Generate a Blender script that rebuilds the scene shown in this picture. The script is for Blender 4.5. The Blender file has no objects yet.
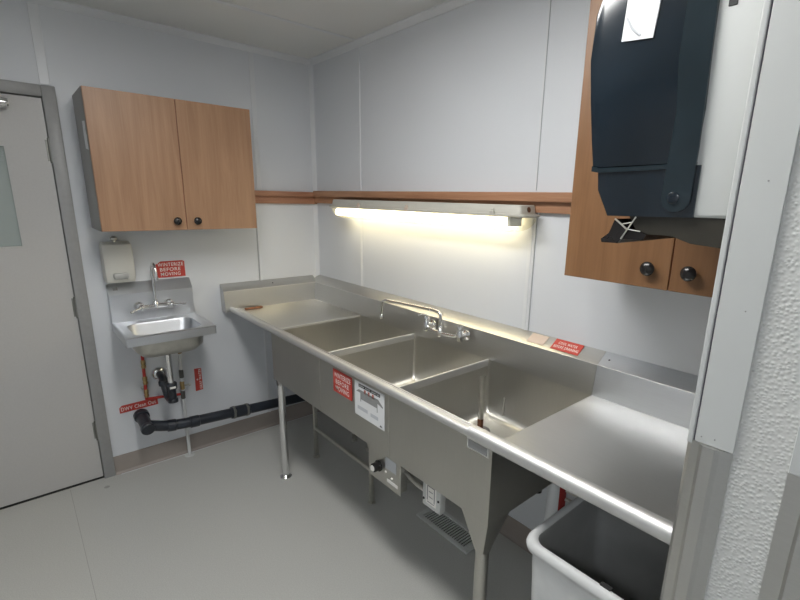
import bpy, bmesh, math
from mathutils import Vector, Matrix
PI = math.pi
scene = bpy.context.scene
COL = scene.collection

# ---------------------------------------------------------------- materials
def new_mat(name):
    m = bpy.data.materials.new(name); m.use_nodes = True
    nt = m.node_tree; b = nt.nodes['Principled BSDF']
    return m, nt, b

def mapped(nt, scale=(1, 1, 1), space='Object'):
    tc = nt.nodes.new('ShaderNodeTexCoord'); mp = nt.nodes.new('ShaderNodeMapping')
    mp.inputs['Scale'].default_value = scale
    nt.links.new(tc.outputs[space], mp.inputs['Vector'])
    return mp.outputs['Vector']

def plain(name, col, rough=.5, metal=0, spec=.5, var=.04, nscale=9, bump=0, bscale=60):
    m, nt, b = new_mat(name)
    v = mapped(nt)
    n = nt.nodes.new('ShaderNodeTexNoise'); n.inputs['Scale'].default_value = nscale; n.inputs['Detail'].default_value = 4
    nt.links.new(v, n.inputs['Vector'])
    r = nt.nodes.new('ShaderNodeValToRGB')
    r.color_ramp.elements[0].color = (*[c * (1 - var) for c in col], 1); r.color_ramp.elements[0].position = .3
    r.color_ramp.elements[1].color = (*[min(1, c * (1 + var)) for c in col], 1); r.color_ramp.elements[1].position = .7
    nt.links.new(n.outputs['Fac'], r.inputs['Fac']); nt.links.new(r.outputs['Color'], b.inputs['Base Color'])
    b.inputs['Roughness'].default_value = rough; b.inputs['Metallic'].default_value = metal
    b.inputs['Specular IOR Level'].default_value = spec
    if bump:
        n2 = nt.nodes.new('ShaderNodeTexNoise'); n2.inputs['Scale'].default_value = bscale; n2.inputs['Detail'].default_value = 2
        nt.links.new(v, n2.inputs['Vector'])
        bp = nt.nodes.new('ShaderNodeBump'); bp.inputs['Strength'].default_value = bump; bp.inputs['Distance'].default_value = .004
        nt.links.new(n2.outputs['Fac'], bp.inputs['Height']); nt.links.new(bp.outputs['Normal'], b.inputs['Normal'])
    return m

def frp(name, col, strength, dist, scale=150, rough=.42):
    """pebbled fibreglass wall panel"""
    m, nt, b = new_mat(name)
    v = mapped(nt)
    b.inputs['Base Color'].default_value = (*col, 1); b.inputs['Roughness'].default_value = rough
    n = nt.nodes.new('ShaderNodeTexVoronoi'); n.feature = 'SMOOTH_F1'; n.inputs['Scale'].default_value = scale
    n.inputs['Smoothness'].default_value = .35
    nt.links.new(v, n.inputs['Vector'])
    r = nt.nodes.new('ShaderNodeValToRGB'); r.color_ramp.elements[0].position = .0; r.color_ramp.elements[1].position = .55
    r.color_ramp.elements[0].color = (1, 1, 1, 1); r.color_ramp.elements[1].color = (0, 0, 0, 1)
    r.color_ramp.interpolation = 'B_SPLINE'
    nt.links.new(n.outputs['Distance'], r.inputs['Fac'])
    bp = nt.nodes.new('ShaderNodeBump'); bp.inputs['Strength'].default_value = strength; bp.inputs['Distance'].default_value = dist
    nt.links.new(r.outputs['Color'], bp.inputs['Height']); nt.links.new(bp.outputs['Normal'], b.inputs['Normal'])
    return m

def steel(name, col=(.56, .56, .545), rough=.33, stretch=(2, 60, 60), var=.05):
    m, nt, b = new_mat(name)
    b.inputs['Metallic'].default_value = 1
    v = mapped(nt, stretch)
    n = nt.nodes.new('ShaderNodeTexNoise'); n.inputs['Scale'].default_value = 6; n.inputs['Detail'].default_value = 5
    nt.links.new(v, n.inputs['Vector'])
    v2 = mapped(nt)
    n2 = nt.nodes.new('ShaderNodeTexNoise'); n2.inputs['Scale'].default_value = 3; n2.inputs['Detail'].default_value = 2
    nt.links.new(v2, n2.inputs['Vector'])
    r = nt.nodes.new('ShaderNodeMapRange'); r.inputs['From Min'].default_value = .1; r.inputs['From Max'].default_value = .9
    r.inputs['To Min'].default_value = rough - .02; r.inputs['To Max'].default_value = rough + .03
    nt.links.new(n2.outputs['Fac'], r.inputs['Value']); nt.links.new(r.outputs['Result'], b.inputs['Roughness'])
    c = nt.nodes.new('ShaderNodeValToRGB')
    c.color_ramp.elements[0].position = .25; c.color_ramp.elements[0].color = (*[x * (1 - var) for x in col], 1)
    c.color_ramp.elements[1].position = .75; c.color_ramp.elements[1].color = (*[x * (1 + var) for x in col], 1)
    nt.links.new(n2.outputs['Fac'], c.inputs['Fac']); nt.links.new(c.outputs['Color'], b.inputs['Base Color'])
    mx = nt.nodes.new('ShaderNodeMix'); mx.data_type = 'RGBA'; mx.blend_type = 'MULTIPLY'; mx.inputs['Factor'].default_value = .10
    nt.links.new(c.outputs['Color'], mx.inputs[6]); nt.links.new(n.outputs['Fac'], mx.inputs[7]); nt.links.new(mx.outputs[2], b.inputs['Base Color'])
    b.inputs['Anisotropic'].default_value = 0
    return m

def wood(name, dark, light, scale=(14, 14, 1.1), rough=.42, streak=.5):
    m, nt, b = new_mat(name)
    v = mapped(nt, scale)
    n = nt.nodes.new('ShaderNodeTexNoise'); n.inputs['Scale'].default_value = 1.6; n.inputs['Detail'].default_value = 6
    n.inputs['Distortion'].default_value = .7; n.inputs['Roughness'].default_value = .55
    nt.links.new(v, n.inputs['Vector'])
    v2 = mapped(nt, tuple(s * 8 if s > 5 else s * 3 for s in scale))
    n2 = nt.nodes.new('ShaderNodeTexNoise'); n2.inputs['Scale'].default_value = 2; n2.inputs['Detail'].default_value = 3
    nt.links.new(v2, n2.inputs['Vector'])
    mx = nt.nodes.new('ShaderNodeMath'); mx.operation = 'MULTIPLY_ADD'; mx.inputs[1].default_value = .3
    nt.links.new(n2.outputs['Fac'], mx.inputs[0]); nt.links.new(n.outputs['Fac'], mx.inputs[2])
    r = nt.nodes.new('ShaderNodeValToRGB')
    r.color_ramp.elements[0].position = .45; r.color_ramp.elements[0].color = (*dark, 1)
    r.color_ramp.elements[1].position = .85; r.color_ramp.elements[1].color = (*light, 1)
    nt.links.new(mx.outputs[0], r.inputs['Fac']); nt.links.new(r.outputs['Color'], b.inputs['Base Color'])
    b.inputs['Roughness'].default_value = rough
    return m

def emit(name, col, s):
    m, nt, b = new_mat(name)
    b.inputs['Base Color'].default_value = (.8, .8, .8, 1)
    b.inputs['Emission Color'].default_value = (*col, 1); b.inputs['Emission Strength'].default_value = s
    return m

def clear(name, tint=(.95, .95, .93), mix=.25, rough=.1):
    """clear plastic or glass: mostly see-through with a glossy coat"""
    m, nt, b = new_mat(name)
    t = nt.nodes.new('ShaderNodeBsdfTransparent'); t.inputs['Color'].default_value = (*tint, 1)
    mx = nt.nodes.new('ShaderNodeMixShader'); mx.inputs['Fac'].default_value = mix
    b.inputs['Base Color'].default_value = (*tint, 1); b.inputs['Roughness'].default_value = rough
    nt.links.new(t.outputs[0], mx.inputs[1]); nt.links.new(b.outputs[0], mx.inputs[2])
    nt.links.new(mx.outputs[0], nt.nodes['Material Output'].inputs['Surface'])
    return m

M = {}
M['wall'] = frp('wall_panel', (.675, .695, .725), .2, .0008, 150, .45)
M['pebble'] = frp('pebbled_panel', (.63, .635, .615), .75, .0022, 175, .42)
M['batten'] = plain('panel_batten', (.70, .715, .735), .35, var=.01)
M['ceiling'] = plain('ceiling_panel', (.72, .72, .70), .4, var=.02, nscale=2)
M['floor'] = plain('sheet_vinyl_floor', (.50, .50, .475), .45, var=.09, nscale=220, bump=.05, bscale=300)
M['cove'] = plain('cove_base', (.33, .29, .26), .5, var=.04)
M['steel'] = steel('brushed_steel', (.60, .595, .575), .36)
M['steel2'] = steel('pale_brushed_steel', (.70, .72, .75), .38)
M['steel_v'] = steel('brushed_steel_panel', (.56, .55, .51), .36, (60, 60, 2))
M['bowl'] = steel('bowl_steel', (.62, .61, .575), .36, (60, 60, 2))
M['roll'] = plain('rolled_rim_steel', (.72, .72, .715), .52, 1, var=.02)
M['chrome'] = plain('chrome', (.78, .78, .78), .12, 1, var=.01)
M['dull'] = plain('galvanised_tube', (.56, .55, .51), .45, 1, var=.08, nscale=25)
M['greyplastic'] = plain('grey_plastic', (.42, .42, .40), .3)
M['white_pl'] = plain('white_plastic', (.57, .585, .575), .38, var=.015)
M['bin'] = plain('bin_plastic', (.66, .67, .67), .45, var=.03, nscale=30)
M['bin_in'] = plain('bin_inside_shade', (.40, .405, .40), .6, var=.06, nscale=12)  # inside of the white bin, darker grey stands for its shade
M['door'] = plain('door_paint', (.50, .49, .475), .42, var=.02, nscale=120, bump=.04, bscale=200)
M['frame'] = plain('frame_paint', (.30, .30, .295), .4, var=.04, nscale=40)
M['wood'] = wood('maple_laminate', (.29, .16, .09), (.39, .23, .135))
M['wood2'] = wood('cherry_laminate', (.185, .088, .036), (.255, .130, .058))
M['ledge'] = wood('ledge_timber', (.27, .12, .06), (.50, .28, .165), (1.2, 14, 14), .5)
M['ledge_y'] = wood('ledge_timber_side', (.30, .13, .07), (.48, .25, .15), (14, 1.2, 14), .5)
M['cabside'] = plain('cabinet_end_panel', (.30, .295, .285), .5, var=.05)
M['black'] = plain('black_plastic', (.016, .014, .014), .22, var=.2)
M['abs'] = plain('black_abs_pipe', (.018, .022, .030), .32, var=.3)
M['band'] = plain('steel_clamp_band', (.25, .25, .23), .45, .8)
M['smoke'] = plain('smoked_cover', (.007, .013, .020), .14, spec=.7, var=.35, nscale=6)
M['smoke2'] = plain('smoked_cover_edge', (.012, .021, .027), .18, spec=.6, var=.15)
M['smoke3'] = plain('smoked_lower_tray', (.035, .032, .025), .25, var=.2)
M['red'] = plain('red_sign', (.52, .055, .04), .45, var=.04)
M['darkred'] = plain('red_tag', (.36, .03, .025), .45, var=.08)
M['faded'] = plain('faded_sticker', (.62, .50, .42), .55, var=.05)
M['paper'] = plain('white_paper', (.78, .79, .80), .6, var=.01)
M['ink'] = plain('black_ink', (.03, .03, .03), .6)
M['greyink'] = plain('grey_ink', (.28, .28, .28), .6, var=.1)
M['paleink'] = plain('pale_ink', (.55, .57, .60), .6)
M['redink'] = plain('red_ink', (.55, .16, .12), .6)
M['white'] = plain('white_lettering', (.82, .80, .77), .5)
M['brass'] = plain('brass_fitting', (.42, .30, .14), .35, .9, var=.15, nscale=60)
M['redpipe'] = plain('red_tubing', (.50, .035, .025), .4)
M['greypipe'] = plain('grey_tubing', (.10, .10, .09), .5)
M['rust'] = plain('rusty_steel', (.16, .07, .035), .6, .4, var=.4, nscale=60)
M['brown'] = plain('brown_block', (.30, .13, .06), .55, var=.2, nscale=40)
M['housing'] = plain('light_housing', (.50, .485, .43), .4, var=.03)
M['lens'] = clear('clear_lens', (.97, .96, .90), .16, .15)
M['glass'] = clear('door_glass', (.80, .84, .82), .25, .05)
M['tube'] = emit('fluorescent_tube', (1.0, .87, .60), 5.6)
M['lamp'] = emit('ceiling_diffuser', (1.0, .99, .965), 21)
M['fill_lamp'] = emit('fill_diffuser_far', (.92, .96, 1.0), 15)  # glow of the added fill lamp
M['grille'] = plain('painted_register', (.58, .59, .57), .45)
M['dark'] = plain('dark_void', (.02, .02, .018), .8)
M['seam'] = plain('seam_line', (.33, .33, .31), .6)
M['gap'] = plain('red_edge_banding', (.22, .05, .03), .5)
M['groove'] = plain('groove_shadow_gap', (.12, .11, .13), .7)
M['joint'] = plain('panel_joint_line', (.42, .43, .45), .6)

# ---------------------------------------------------------------- geometry helpers
ORG = {}                                     # world origin of every object built

def finish(bm, name, mat, parent=None, smooth=False, org=None, kind=None, label=None, cat=None, group=None, angle=40):
    bmesh.ops.recalc_face_normals(bm, faces=bm.faces)
    if parent is not None:
        o0 = ORG[parent.name]
    else:
        if org is None:
            xs = [v.co for v in bm.verts]
            org = Vector(((min(v.x for v in xs) + max(v.x for v in xs)) / 2, (min(v.y for v in xs) + max(v.y for v in xs)) / 2, min(v.z for v in xs)))
        o0 = Vector(org)
    bmesh.ops.translate(bm, verts=bm.verts, vec=-o0)
    me = bpy.data.meshes.new(name); bm.to_mesh(me); bm.free()
    if smooth:
        for p in me.polygons: p.use_smooth = True
        me.set_sharp_from_angle(angle=math.radians(angle))
    mats = mat if isinstance(mat, (list, tuple)) else [mat]
    for m in mats: me.materials.append(m)
    o = bpy.data.objects.new(name, me); COL.objects.link(o)
    ORG[o.name] = o0
    if parent is not None: o.parent = parent
    else: o.location = o0
    if kind: o['kind'] = kind
    if label: o['label'] = label
    if cat: o['category'] = cat
    if group: o['group'] = group
    return o

def thing(name, loc, label, cat, group=None, kind=None):
    o = bpy.data.objects.new(name, None); COL.objects.link(o); o.location = loc
    o.empty_display_size = .1
    ORG[o.name] = Vector(loc)
    o['label'] = label
    if cat: o['category'] = cat
    if group: o['group'] = group
    if kind: o['kind'] = kind
    return o

def B(): return bmesh.new()

def box(bm, x0, x1, y0, y1, z0, z1, bev=0, seg=2, mi=0):
    r = bmesh.ops.create_cube(bm, size=1)
    vs = r['verts']
    bmesh.ops.scale(bm, vec=(abs(x1 - x0), abs(y1 - y0), abs(z1 - z0)), verts=vs)
    bmesh.ops.translate(bm, vec=((x0 + x1) / 2, (y0 + y1) / 2, (z0 + z1) / 2), verts=vs)
    fs = {f for v in vs for f in v.link_faces}
    for f in fs: f.material_index = mi
    if bev:
        es = list({e for v in vs for e in v.link_edges})
        bmesh.ops.bevel(bm, geom=es, offset=bev, segments=seg, profile=.5, affect='EDGES')
    return bm

def prism(bm, pts, axis, a, b, mi=0):
    """extrude a 2-D outline: axis 'y' -> pts are (x,z); 'x' -> (y,z); 'z' -> (x,y)"""
    def P(p, t):
        return {'y': (p[0], t, p[1]), 'x': (t, p[0], p[1]), 'z': (p[0], p[1], t)}[axis]
    va = [bm.verts.new(P(p, a)) for p in pts]; vb = [bm.verts.new(P(p, b)) for p in pts]
    n = len(pts); fs = [bm.faces.new(va), bm.faces.new(vb[::-1])]
    for i in range(n): fs.append(bm.faces.new((va[i], vb[i], vb[(i + 1) % n], va[(i + 1) % n])))
    for f in fs: f.material_index = mi
    return bm

def fillet(pts, r=.02, n=6):
    pts = [Vector(p) for p in pts]
    if r <= 0 or len(pts) < 3: return pts
    out = [pts[0]]
    for i in range(1, len(pts) - 1):
        p, a, b = pts[i], pts[i - 1] - pts[i], pts[i + 1] - pts[i]
        d = min(r, a.length * .49, b.length * .49)
        A = p + a.normalized() * d; C = p + b.normalized() * d
        for k in range(n + 1):
            t = k / n; out.append(A * (1 - t) ** 2 + p * 2 * t * (1 - t) + C * t * t)
    out.append(pts[-1]); return out

def tube(bm, pts, r, seg=14, fil=.02, cap=True, mi=0):
    path = fillet(pts, fil)
    rings = []; N = len(path); prev = None
    for i, p in enumerate(path):
        d = (path[min(i + 1, N - 1)] - path[max(i - 1, 0)]).normalized()
        if prev is None:
            u = d.orthogonal().normalized()
        else:
            u = (prev - d * prev.dot(d))
            u = u.normalized() if u.length > 1e-6 else d.orthogonal().normalized()
        prev = u; w = d.cross(u)
        rr = r[i] if isinstance(r, (list, tuple)) and len(r) == N else (r if not isinstance(r, (list, tuple)) else r[0] + (r[-1] - r[0]) * i / (N - 1))
        rings.append([bm.verts.new(p + (u * math.cos(2 * PI * k / seg) + w * math.sin(2 * PI * k / seg)) * rr) for k in range(seg)])
    for a, b in zip(rings, rings[1:]):
        for k in range(seg):
            f = bm.faces.new((a[k], a[(k + 1) % seg], b[(k + 1) % seg], b[k])); f.material_index = mi
    if cap:
        f = bm.faces.new(rings[0][::-1]); f.material_index = mi
        f = bm.faces.new(rings[-1]); f.material_index = mi
    return bm

def lathe(bm, prof, c, d=(0, 0, 1), seg=24, mi=0):
    """prof: (radius, height) along direction d from point c"""
    d = Vector(d).normalized(); u = d.orthogonal().normalized(); w = d.cross(u); c = Vector(c)
    rings = []
    for r, h in prof:
        rings.append([bm.verts.new(c + d * h + (u * math.cos(2 * PI * k / seg) + w * math.sin(2 * PI * k / seg)) * max(r, 1e-5)) for k in range(seg)])
    for a, b in zip(rings, rings[1:]):
        for k in range(seg):
            f = bm.faces.new((a[k], a[(k + 1) % seg], b[(k + 1) % seg], b[k])); f.material_index = mi
    for rg in (rings[0][::-1], rings[-1]):
        f = bm.faces.new(rg); f.material_index = mi
    return bm

def rrect(x0, x1, y0, y1, r, n=6):
    out = []
    for cx, cy, a in ((x1 - r, y1 - r, 0), (x0 + r, y1 - r, PI / 2), (x0 + r, y0 + r, PI), (x1 - r, y0 + r, 3 * PI / 2)):
        for k in range(n + 1):
            t = a + PI / 2 * k / n; out.append((cx + r * math.cos(t), cy + r * math.sin(t)))
    return out

def loft(bm, loops, cap0=False, cap1=False, mi=0):
    rs = [[bm.verts.new(p) for p in l] for l in loops]
    n = len(rs[0])
    for a, b in zip(rs, rs[1:]):
        for k in range(n):
            f = bm.faces.new((a[k], a[(k + 1) % n], b[(k + 1) % n], b[k])); f.material_index = mi
    if cap0: bm.faces.new(rs[0][::-1]).material_index = mi
    if cap1: bm.faces.new(rs[-1]).material_index = mi
    return rs

def text(name, s, o, u, v, w, h, mat, parent, bold=0.0):
    """flat raised lettering: lower-left corner o, reading direction u, up direction v, size w x h"""
    cu = bpy.data.curves.new(name, 'FONT'); cu.body = s; cu.extrude = 0; cu.offset = bold
    cu.resolution_u = 3; cu.space_character = 1.12
    t = bpy.data.objects.new(name + '_source', cu); COL.objects.link(t)
    dg = bpy.context.evaluated_depsgraph_get()
    me = bpy.data.meshes.new_from_object(t.evaluated_get(dg))
    bpy.data.objects.remove(t)
    bm = bmesh.new(); bm.from_mesh(me); bpy.data.meshes.remove(me)
    xs = [q.co.x for q in bm.verts]; ys = [q.co.y for q in bm.verts]
    x0, x1, y0, y1 = min(xs), max(xs), min(ys), max(ys)
    o = Vector(o); u = Vector(u).normalized(); v = Vector(v).normalized(); n = u.cross(v)
    for q in bm.verts:
        a = (q.co.x - x0) / (x1 - x0) * w; b = (q.co.y - y0) / (y1 - y0) * h
        q.co = o + u * a + v * b + n * .0004
    return finish(bm, name, mat, parent)

def plate(bm, o, u, v, n, pts, th=.0015, mi=0):
    o, u, v, n = Vector(o), Vector(u).normalized(), Vector(v).normalized(), Vector(n).normalized()
    a = [bm.verts.new(o + u * p[0] + v * p[1]) for p in pts]
    b = [bm.verts.new(o + u * p[0] + v * p[1] + n * th) for p in pts]
    k = len(pts); fs = [bm.faces.new(a[::-1]), bm.faces.new(b)]
    for i in range(k): fs.append(bm.faces.new((a[i], a[(i + 1) % k], b[(i + 1) % k], b[i])))
    for f in fs: f.material_index = mi
    return bm

# ---------------------------------------------------------------- dimensions (metres)
ZC = 2.461
YF, XR = -3.4, 5.2                 # room far sides behind the camera
SC = .062
ZT, ZS, SP = .903, 1.0604, .0785   # deck height, splash top, splash depth
BX = (.650, 1.168, 1.694, 2.204)   # bowl partitions
YB, YI = -.650, -.604              # sink body front, bowl inner front
XP, YP = 2.757, -.80               # partition corner
DY0, DY1, DZ = -2.34, -1.42, 2.035 # door opening

# ---------------------------------------------------------------- shell
def struct(name, bm, mat, label, **k):
    return finish(bm, name, mat, kind='structure', label=label, **k)

struct('floor', box(B(), -1.6, XR + .1, YF - .1, .1, -.1, 0), M['floor'], 'grey speckled sheet vinyl floor')
struct('ceiling', box(B(), -1.6, XR + .1, YF - .1, .1, ZC, ZC + .1), M['ceiling'], 'pale grey panelled ceiling')
b = B()
box(b, -.1, 0, DY1 + .02, 0.0, 0, ZC); box(b, -.1, 0, YF, DY0 - .02, 0, ZC); box(b, -.1, 0, DY0 - .02, DY1 + .02, DZ + .02, ZC)
struct('wall_left', b, M['wall'], 'white panelled wall with the grey door and hand sink')
struct('wall_back', box(B(), -.1, XR, 0, .1, 0, ZC), M['wall'], 'white panelled wall behind the long sink')
struct('wall_front', box(B(), -.1, XR, YF - .1, YF, 0, ZC), M['wall'], 'white wall behind the viewer')
struct('wall_right', box(B(), XR, XR + .1, YF, .1, 0, ZC), M['wall'], 'white wall far to the right')
struct('wall_corridor', box(B(), -1.6, -1.5, YF, .1, 0, ZC), M['wall'], 'corridor wall seen through the door window')
struct('wall_partition', box(B(), XP + .001, 2.965, YP + .001, 0, 0, ZC), M['pebble'], 'pebbled white partition wall end at right')

# battens over panel joints
tn = [0]
def trim(bm, mat, label, **k):
    tn[0] += 1
    return struct('trim_%d' % tn[0], bm, mat, label, **k)
def batten_b(x, z0, z1, w=.026):
    b = B(); box(b, x - w / 2, x + w / 2, -.0035, 0, z0, z1, .0015, 1)
    box(b, x - .004, x + .004, -.006, -.003, z0, z1, .001, 1); return b
def batten_a(y, z0, z1, w=.03):
    b = B(); box(b, 0, .0035, y - w / 2, y + w / 2, z0, z1, .0015, 1); return b
trim(batten_b(.557, 1.06, 1.565), M['batten'], 'white joint strip below the ledge left of the light')
trim(batten_b(.557, 1.65, ZC, .012), M['batten'], 'thin joint strip above the ledge at left')
trim(batten_b(1.825, 1.06, 1.565, .034), M['batten'], 'white joint strip below the right end of the light')
b = B(); box(b, 1.820, 1.828, -.003, 0, 1.65, ZC, .001, 1); trim(b, M['batten'], 'thin joint strip above the ledge at right')
b = B(); box(b, 1.828, 1.8300, -.0032, 0, 1.65, ZC); box(b, 1.842, 1.8445, -.0045, 0, 1.06, 1.565); trim(b, M['joint'], 'dark groove along the right panel joint')
b = B(); box(b, 0, .007, -.43, -.418, .111, 1.555, .001, 1); trim(b, M['batten'], 'joint strip on left wall under the ledge')
b = B(); box(b, 0, .0025, -.436, -.431, 1.06, 1.555); trim(b, M['joint'], 'dark groove in joint on left wall under the ledge')
trim(batten_a(-.40, 1.635, ZC - .03), M['batten'], 'joint strip right of the left cabinet')
trim(batten_a(-1.40, 2.09, ZC - .03, .04), M['batten'], 'joint strip above the door corner')
b = B(); prism(b, [(0, 0), (.022, 0), (0, -.022)], 'z', 1.04, ZC); trim(b, M['batten'], 'corner bead between the two panelled walls')
b = B(); prism(b, [(0, ZC), (0, ZC - .03), (-.008, ZC - .03), (-.03, ZC - .008), (-.03, ZC)], 'x', 0, XP); trim(b, M['batten'], 'ceiling bead over the back wall')
b = B(); prism(b, [(0, ZC), (0, ZC - .03), (.008, ZC - .03), (.03, ZC - .008), (.03, ZC)], 'y', YF, 0); trim(b, M['batten'], 'ceiling bead over the left wall')
b = B(); box(b, .545, .572, YF, -.03, ZC - .004, ZC, .0015, 1); trim(b, M['batten'], 'joint strip across the ceiling')
b = B(); box(b, 1.765, 1.792, YF, -.03, ZC - .004, ZC, .0015, 1); trim(b, M['batten'], 'second joint strip across the ceiling')

# cove base
b = B(); prism(b, [(0, .111), (.004, .111), (.005, .012), (.012, .003), (.02, 0), (0, 0)], 'y', -1.366, -.021)
struct('baseboard_left', b, M['cove'], 'grey-brown cove base along left wall')
b = B(); prism(b, [(0, .111), (-.004, .111), (-.005, .012), (-.012, .003), (-.02, 0), (0, 0)], 'x', 0, XP)
struct('baseboard_back', b, M['cove'], 'grey-brown cove base under the long sink')
b = B(); box(b, .02, .026, -1.34, -.05, 0, .0012); trim(b, M['batten'], 'thin light caulk line at foot of left base')
b = B(); box(b, .02, 2.6, -1.5815, -1.5795, 0, .0004); 
trim(b, M['seam'], 'faint seam in the vinyl floor')
b = B(); lathe(b, [(.014, 0.0002), (.010, .0006)], (.115, -1.424, 0), (0, 0, 1), 14); trim(b, M['seam'], 'small dark stain spot on floor near the door frame')

# timber ledge running round both walls
b = B()
box(b, 0.02, XP, -.02, 0, 1.563, 1.606)
box(b, 0.045, XP, -.045, 0, 1.606, 1.643, .003, 2)
trim(b, M['ledge'], 'reddish timber ledge along the back wall')
b = B()
box(b, 0, .02, -.555, 0, 1.556, 1.602)
box(b, 0, .045, -.555, 0, 1.602, 1.635, .003, 2)
trim(b, M['ledge_y'], 'reddish timber ledge on left wall beside the cabinet')

# partition corner guards: steel up to 1.21 m, white vinyl above
def guard(x0, x1, side):
    b = B()
    box(b, x0, x1, YP - .004, YP + .001, 0, 1.214, .0015, 2)
    if side < 0: box(b, x0 - .002, x0 + .003, YP - .003, YP + .07, 0, 1.214, .001, 1)
    else: box(b, x1 - .003, x1 + .002, YP - .003, YP + .07, 0, 1.214, .001, 1)
    # folded ridges of the guard
    return b
b = B()
prism(b, [(XP - .003, YP + .07), (XP - .003, YP + .002), (XP + .003, YP - .004), (XP + .018, YP - .008), (XP + .024, YP - .013), (XP + .042, YP - .013), (XP + .049, YP - .009), (2.823, YP - .002), (2.823, YP + .001), (XP + .002, YP + .001), (XP + .001, YP + .07)], 'z', 0, 1.214)
trim(b, M['steel'], 'stainless corner guard at the lower left edge of the partition')
b = B()
prism(b, [(2.896, YP + .001), (2.896, YP - .003), (2.92, YP - .004), (2.925, YP - .010), (2.961, YP - .008), (2.968, YP + .002), (2.968, YP + .07), (2.966, YP + .07), (2.966, YP + .001)], 'z', 0, 1.216)
trim(b, M['steel'], 'stainless corner guard at the lower right edge of the partition')
b = B()
box(b, XP - .003, XP + .006, YP - .006, YP + .06, 1.208, ZC, .002, 2)
trim(b, M['white_pl'], 'white vinyl edge strip on the partition corner')
b = B(); box(b, XP + .0085, 2.824, YP - .005, YP + .001, 1.2145, ZC, .001, 1)
trim(b, M['white_pl'], 'smooth white vinyl guard on the partition end, left')
b = B(); box(b, 2.896, 2.968, YP - .005, YP + .001, 1.2165, ZC, .001, 1)
trim(b, M['white_pl'], 'smooth white vinyl guard on the partition end, right')
b = B(); box(b, XP + .006, XP + .0085, YP - .0025, YP + .001, 1.2145, ZC); trim(b, M['groove'], 'thin dark gap line in the white partition guard')
b = B()
for x, z in ((2.775, 1.226), (2.795, 1.228), (2.800, 1.643), (2.803, 1.45)):
    lathe(b, [(.0012, 0), (.0012, .0012)], (x, YP - .005, z), (0, -1, 0), 8)
trim(b, M['greyink'], 'small rivet marks on the white partition guard')

# ---------------------------------------------------------------- door in the left wall
D = thing('door_1', (0, -1.88, 0), 'grey painted metal door with vision panel in left wall', None, kind='structure')
b = B()
FY = -1.366
box(b, -.09, .018, DY1, FY, 0, 2.085, .003); box(b, -.09, .018, DY0 - .054, DY0, 0, 2.085, .003)
box(b, -.09, .018, DY0, DY1, 2.033, 2.085, .003)
fr = finish(b, 'door_frame', M['frame'], D, True, label='darker grey metal door frame')
b = B()
WY0, WY1, WZ0, WZ1 = -2.16, -1.575, 1.325, 1.815
y0, y1, z0, z1 = DY0 + .004, DY1 - .004, .012, 2.028
xa, xb = -.045, -.001
box(b, xa, xb, y0, WY0, z0, z1); box(b, xa, xb, WY1, y1, z0, z1); box(b, xa, xb, WY0, WY1, z0, WZ0); box(b, xa, xb, WY0, WY1, WZ1, z1)
leaf = finish(b, 'door_leaf', M['door'], D)
b = B()
w = .014
for (a, c, e, f) in ((WY0 - .001, WY0 + w, WZ0 + w, WZ1 - w), (WY1 - w, WY1 + .001, WZ0 + w, WZ1 - w), (WY0 - .001, WY1 + .001, WZ0 - .001, WZ0 + w), (WY0 - .001, WY1 + .001, WZ1 - w, WZ1 + .001)):
    box(b, -.040, -.004, a, c, e, f)
finish(b, 'window_bead', M['door'], leaf)
finish(box(B(), -.026, -.020, WY0, WY1, WZ0, WZ1), 'window_pane', M['glass'], leaf)
for z0_, z1_ in ((1.735, 1.85), (.955, 1.07), (.245, .36)):
    b = B(); lathe(b, [(.007, 0), (.007, z1_ - z0_)], (.006, DY1 - .001, z0_), (0, 0, 1), 10)
    box(b, -.001, .001, DY1 - .016, DY1 - .004, z0_ + .008, z1_ - .008)
    h = finish(b, 'hinge', M['band'], D, True)
b = B(); box(b, .0, .045, -1.95, -1.66, 1.965, 2.012, .004)
lathe(b, [(.001, 0), (.018, .002), (.021, .01), (.021, .12), (.021, .13)], (.035, -1.545, 1.985), (0, -1, 0), 16)
finish(b, 'door_closer', M['chrome'], D, True)
b = B(); lathe(b, [(.001, 0), (.007, .002), (.010, .0045), (.001, .005)], (.0175, -1.393, 1.93), (1, 0, 0), 12)
finish(b, 'frame_plug', M['frame'], fr, True)
b = B(); box(b, -.06, .0, DY0, DY1, 0, .004); trim(b, M['dark'], 'dark threshold under the door')

# ---------------------------------------------------------------- wall cabinets
def knob(parent, c, d):
    b = B(); lathe(b, [(.006, 0), (.006, .008), (.0175, .012), (.0195, .018), (.015, .024), (.005, .0268), (.0005, .0275)], c, d, 24)
    return finish(b, 'knob', M['black'], parent, True)
cab = thing('wall_cabinet', (.15, -.928, 1.421), 'two-door light maple cabinet on left wall above the hand sink', 'cabinet')
b = B(); box(b, 0.0, .30, -1.302, -.556, 1.421, 2.058, .0015, 1)
body = finish(b, 'cabinet_body', M['cabside'], cab, label='grey end panels')
for (ya, yb, ky) in ((-1.300, -.9295, -.973), (-.9265, -.557, -.877)):
    b = B(); box(b, .3015, .3205, ya, yb, 1.422, 2.056, .0012, 1)
    dr = finish(b, 'cabinet_door', M['wood'], cab)
    knob(dr, (.3205, ky, 1.468), (1, 0, 0))
b = B(); box(b, .3005, .315, -.9294, -.9266, 1.423, 2.055); finish(b, 'edge_banding', M['gap'], cab)
b = B()
plate(b, (.215, -1.302, 1.80), (1, 0, 0), (0, 0, 1), (0, -1, 0), [(p[0], p[1]) for p in [(0, 0), (.075, -.01), (.08, .01), (.07, .03), (.078, .05), (.065, .075), (.07, .115), (.0, .12), (-.006, .06)]], .001)
finish(b, 'tape_scrap', M['paper'], cab, label='torn white tape')

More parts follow.
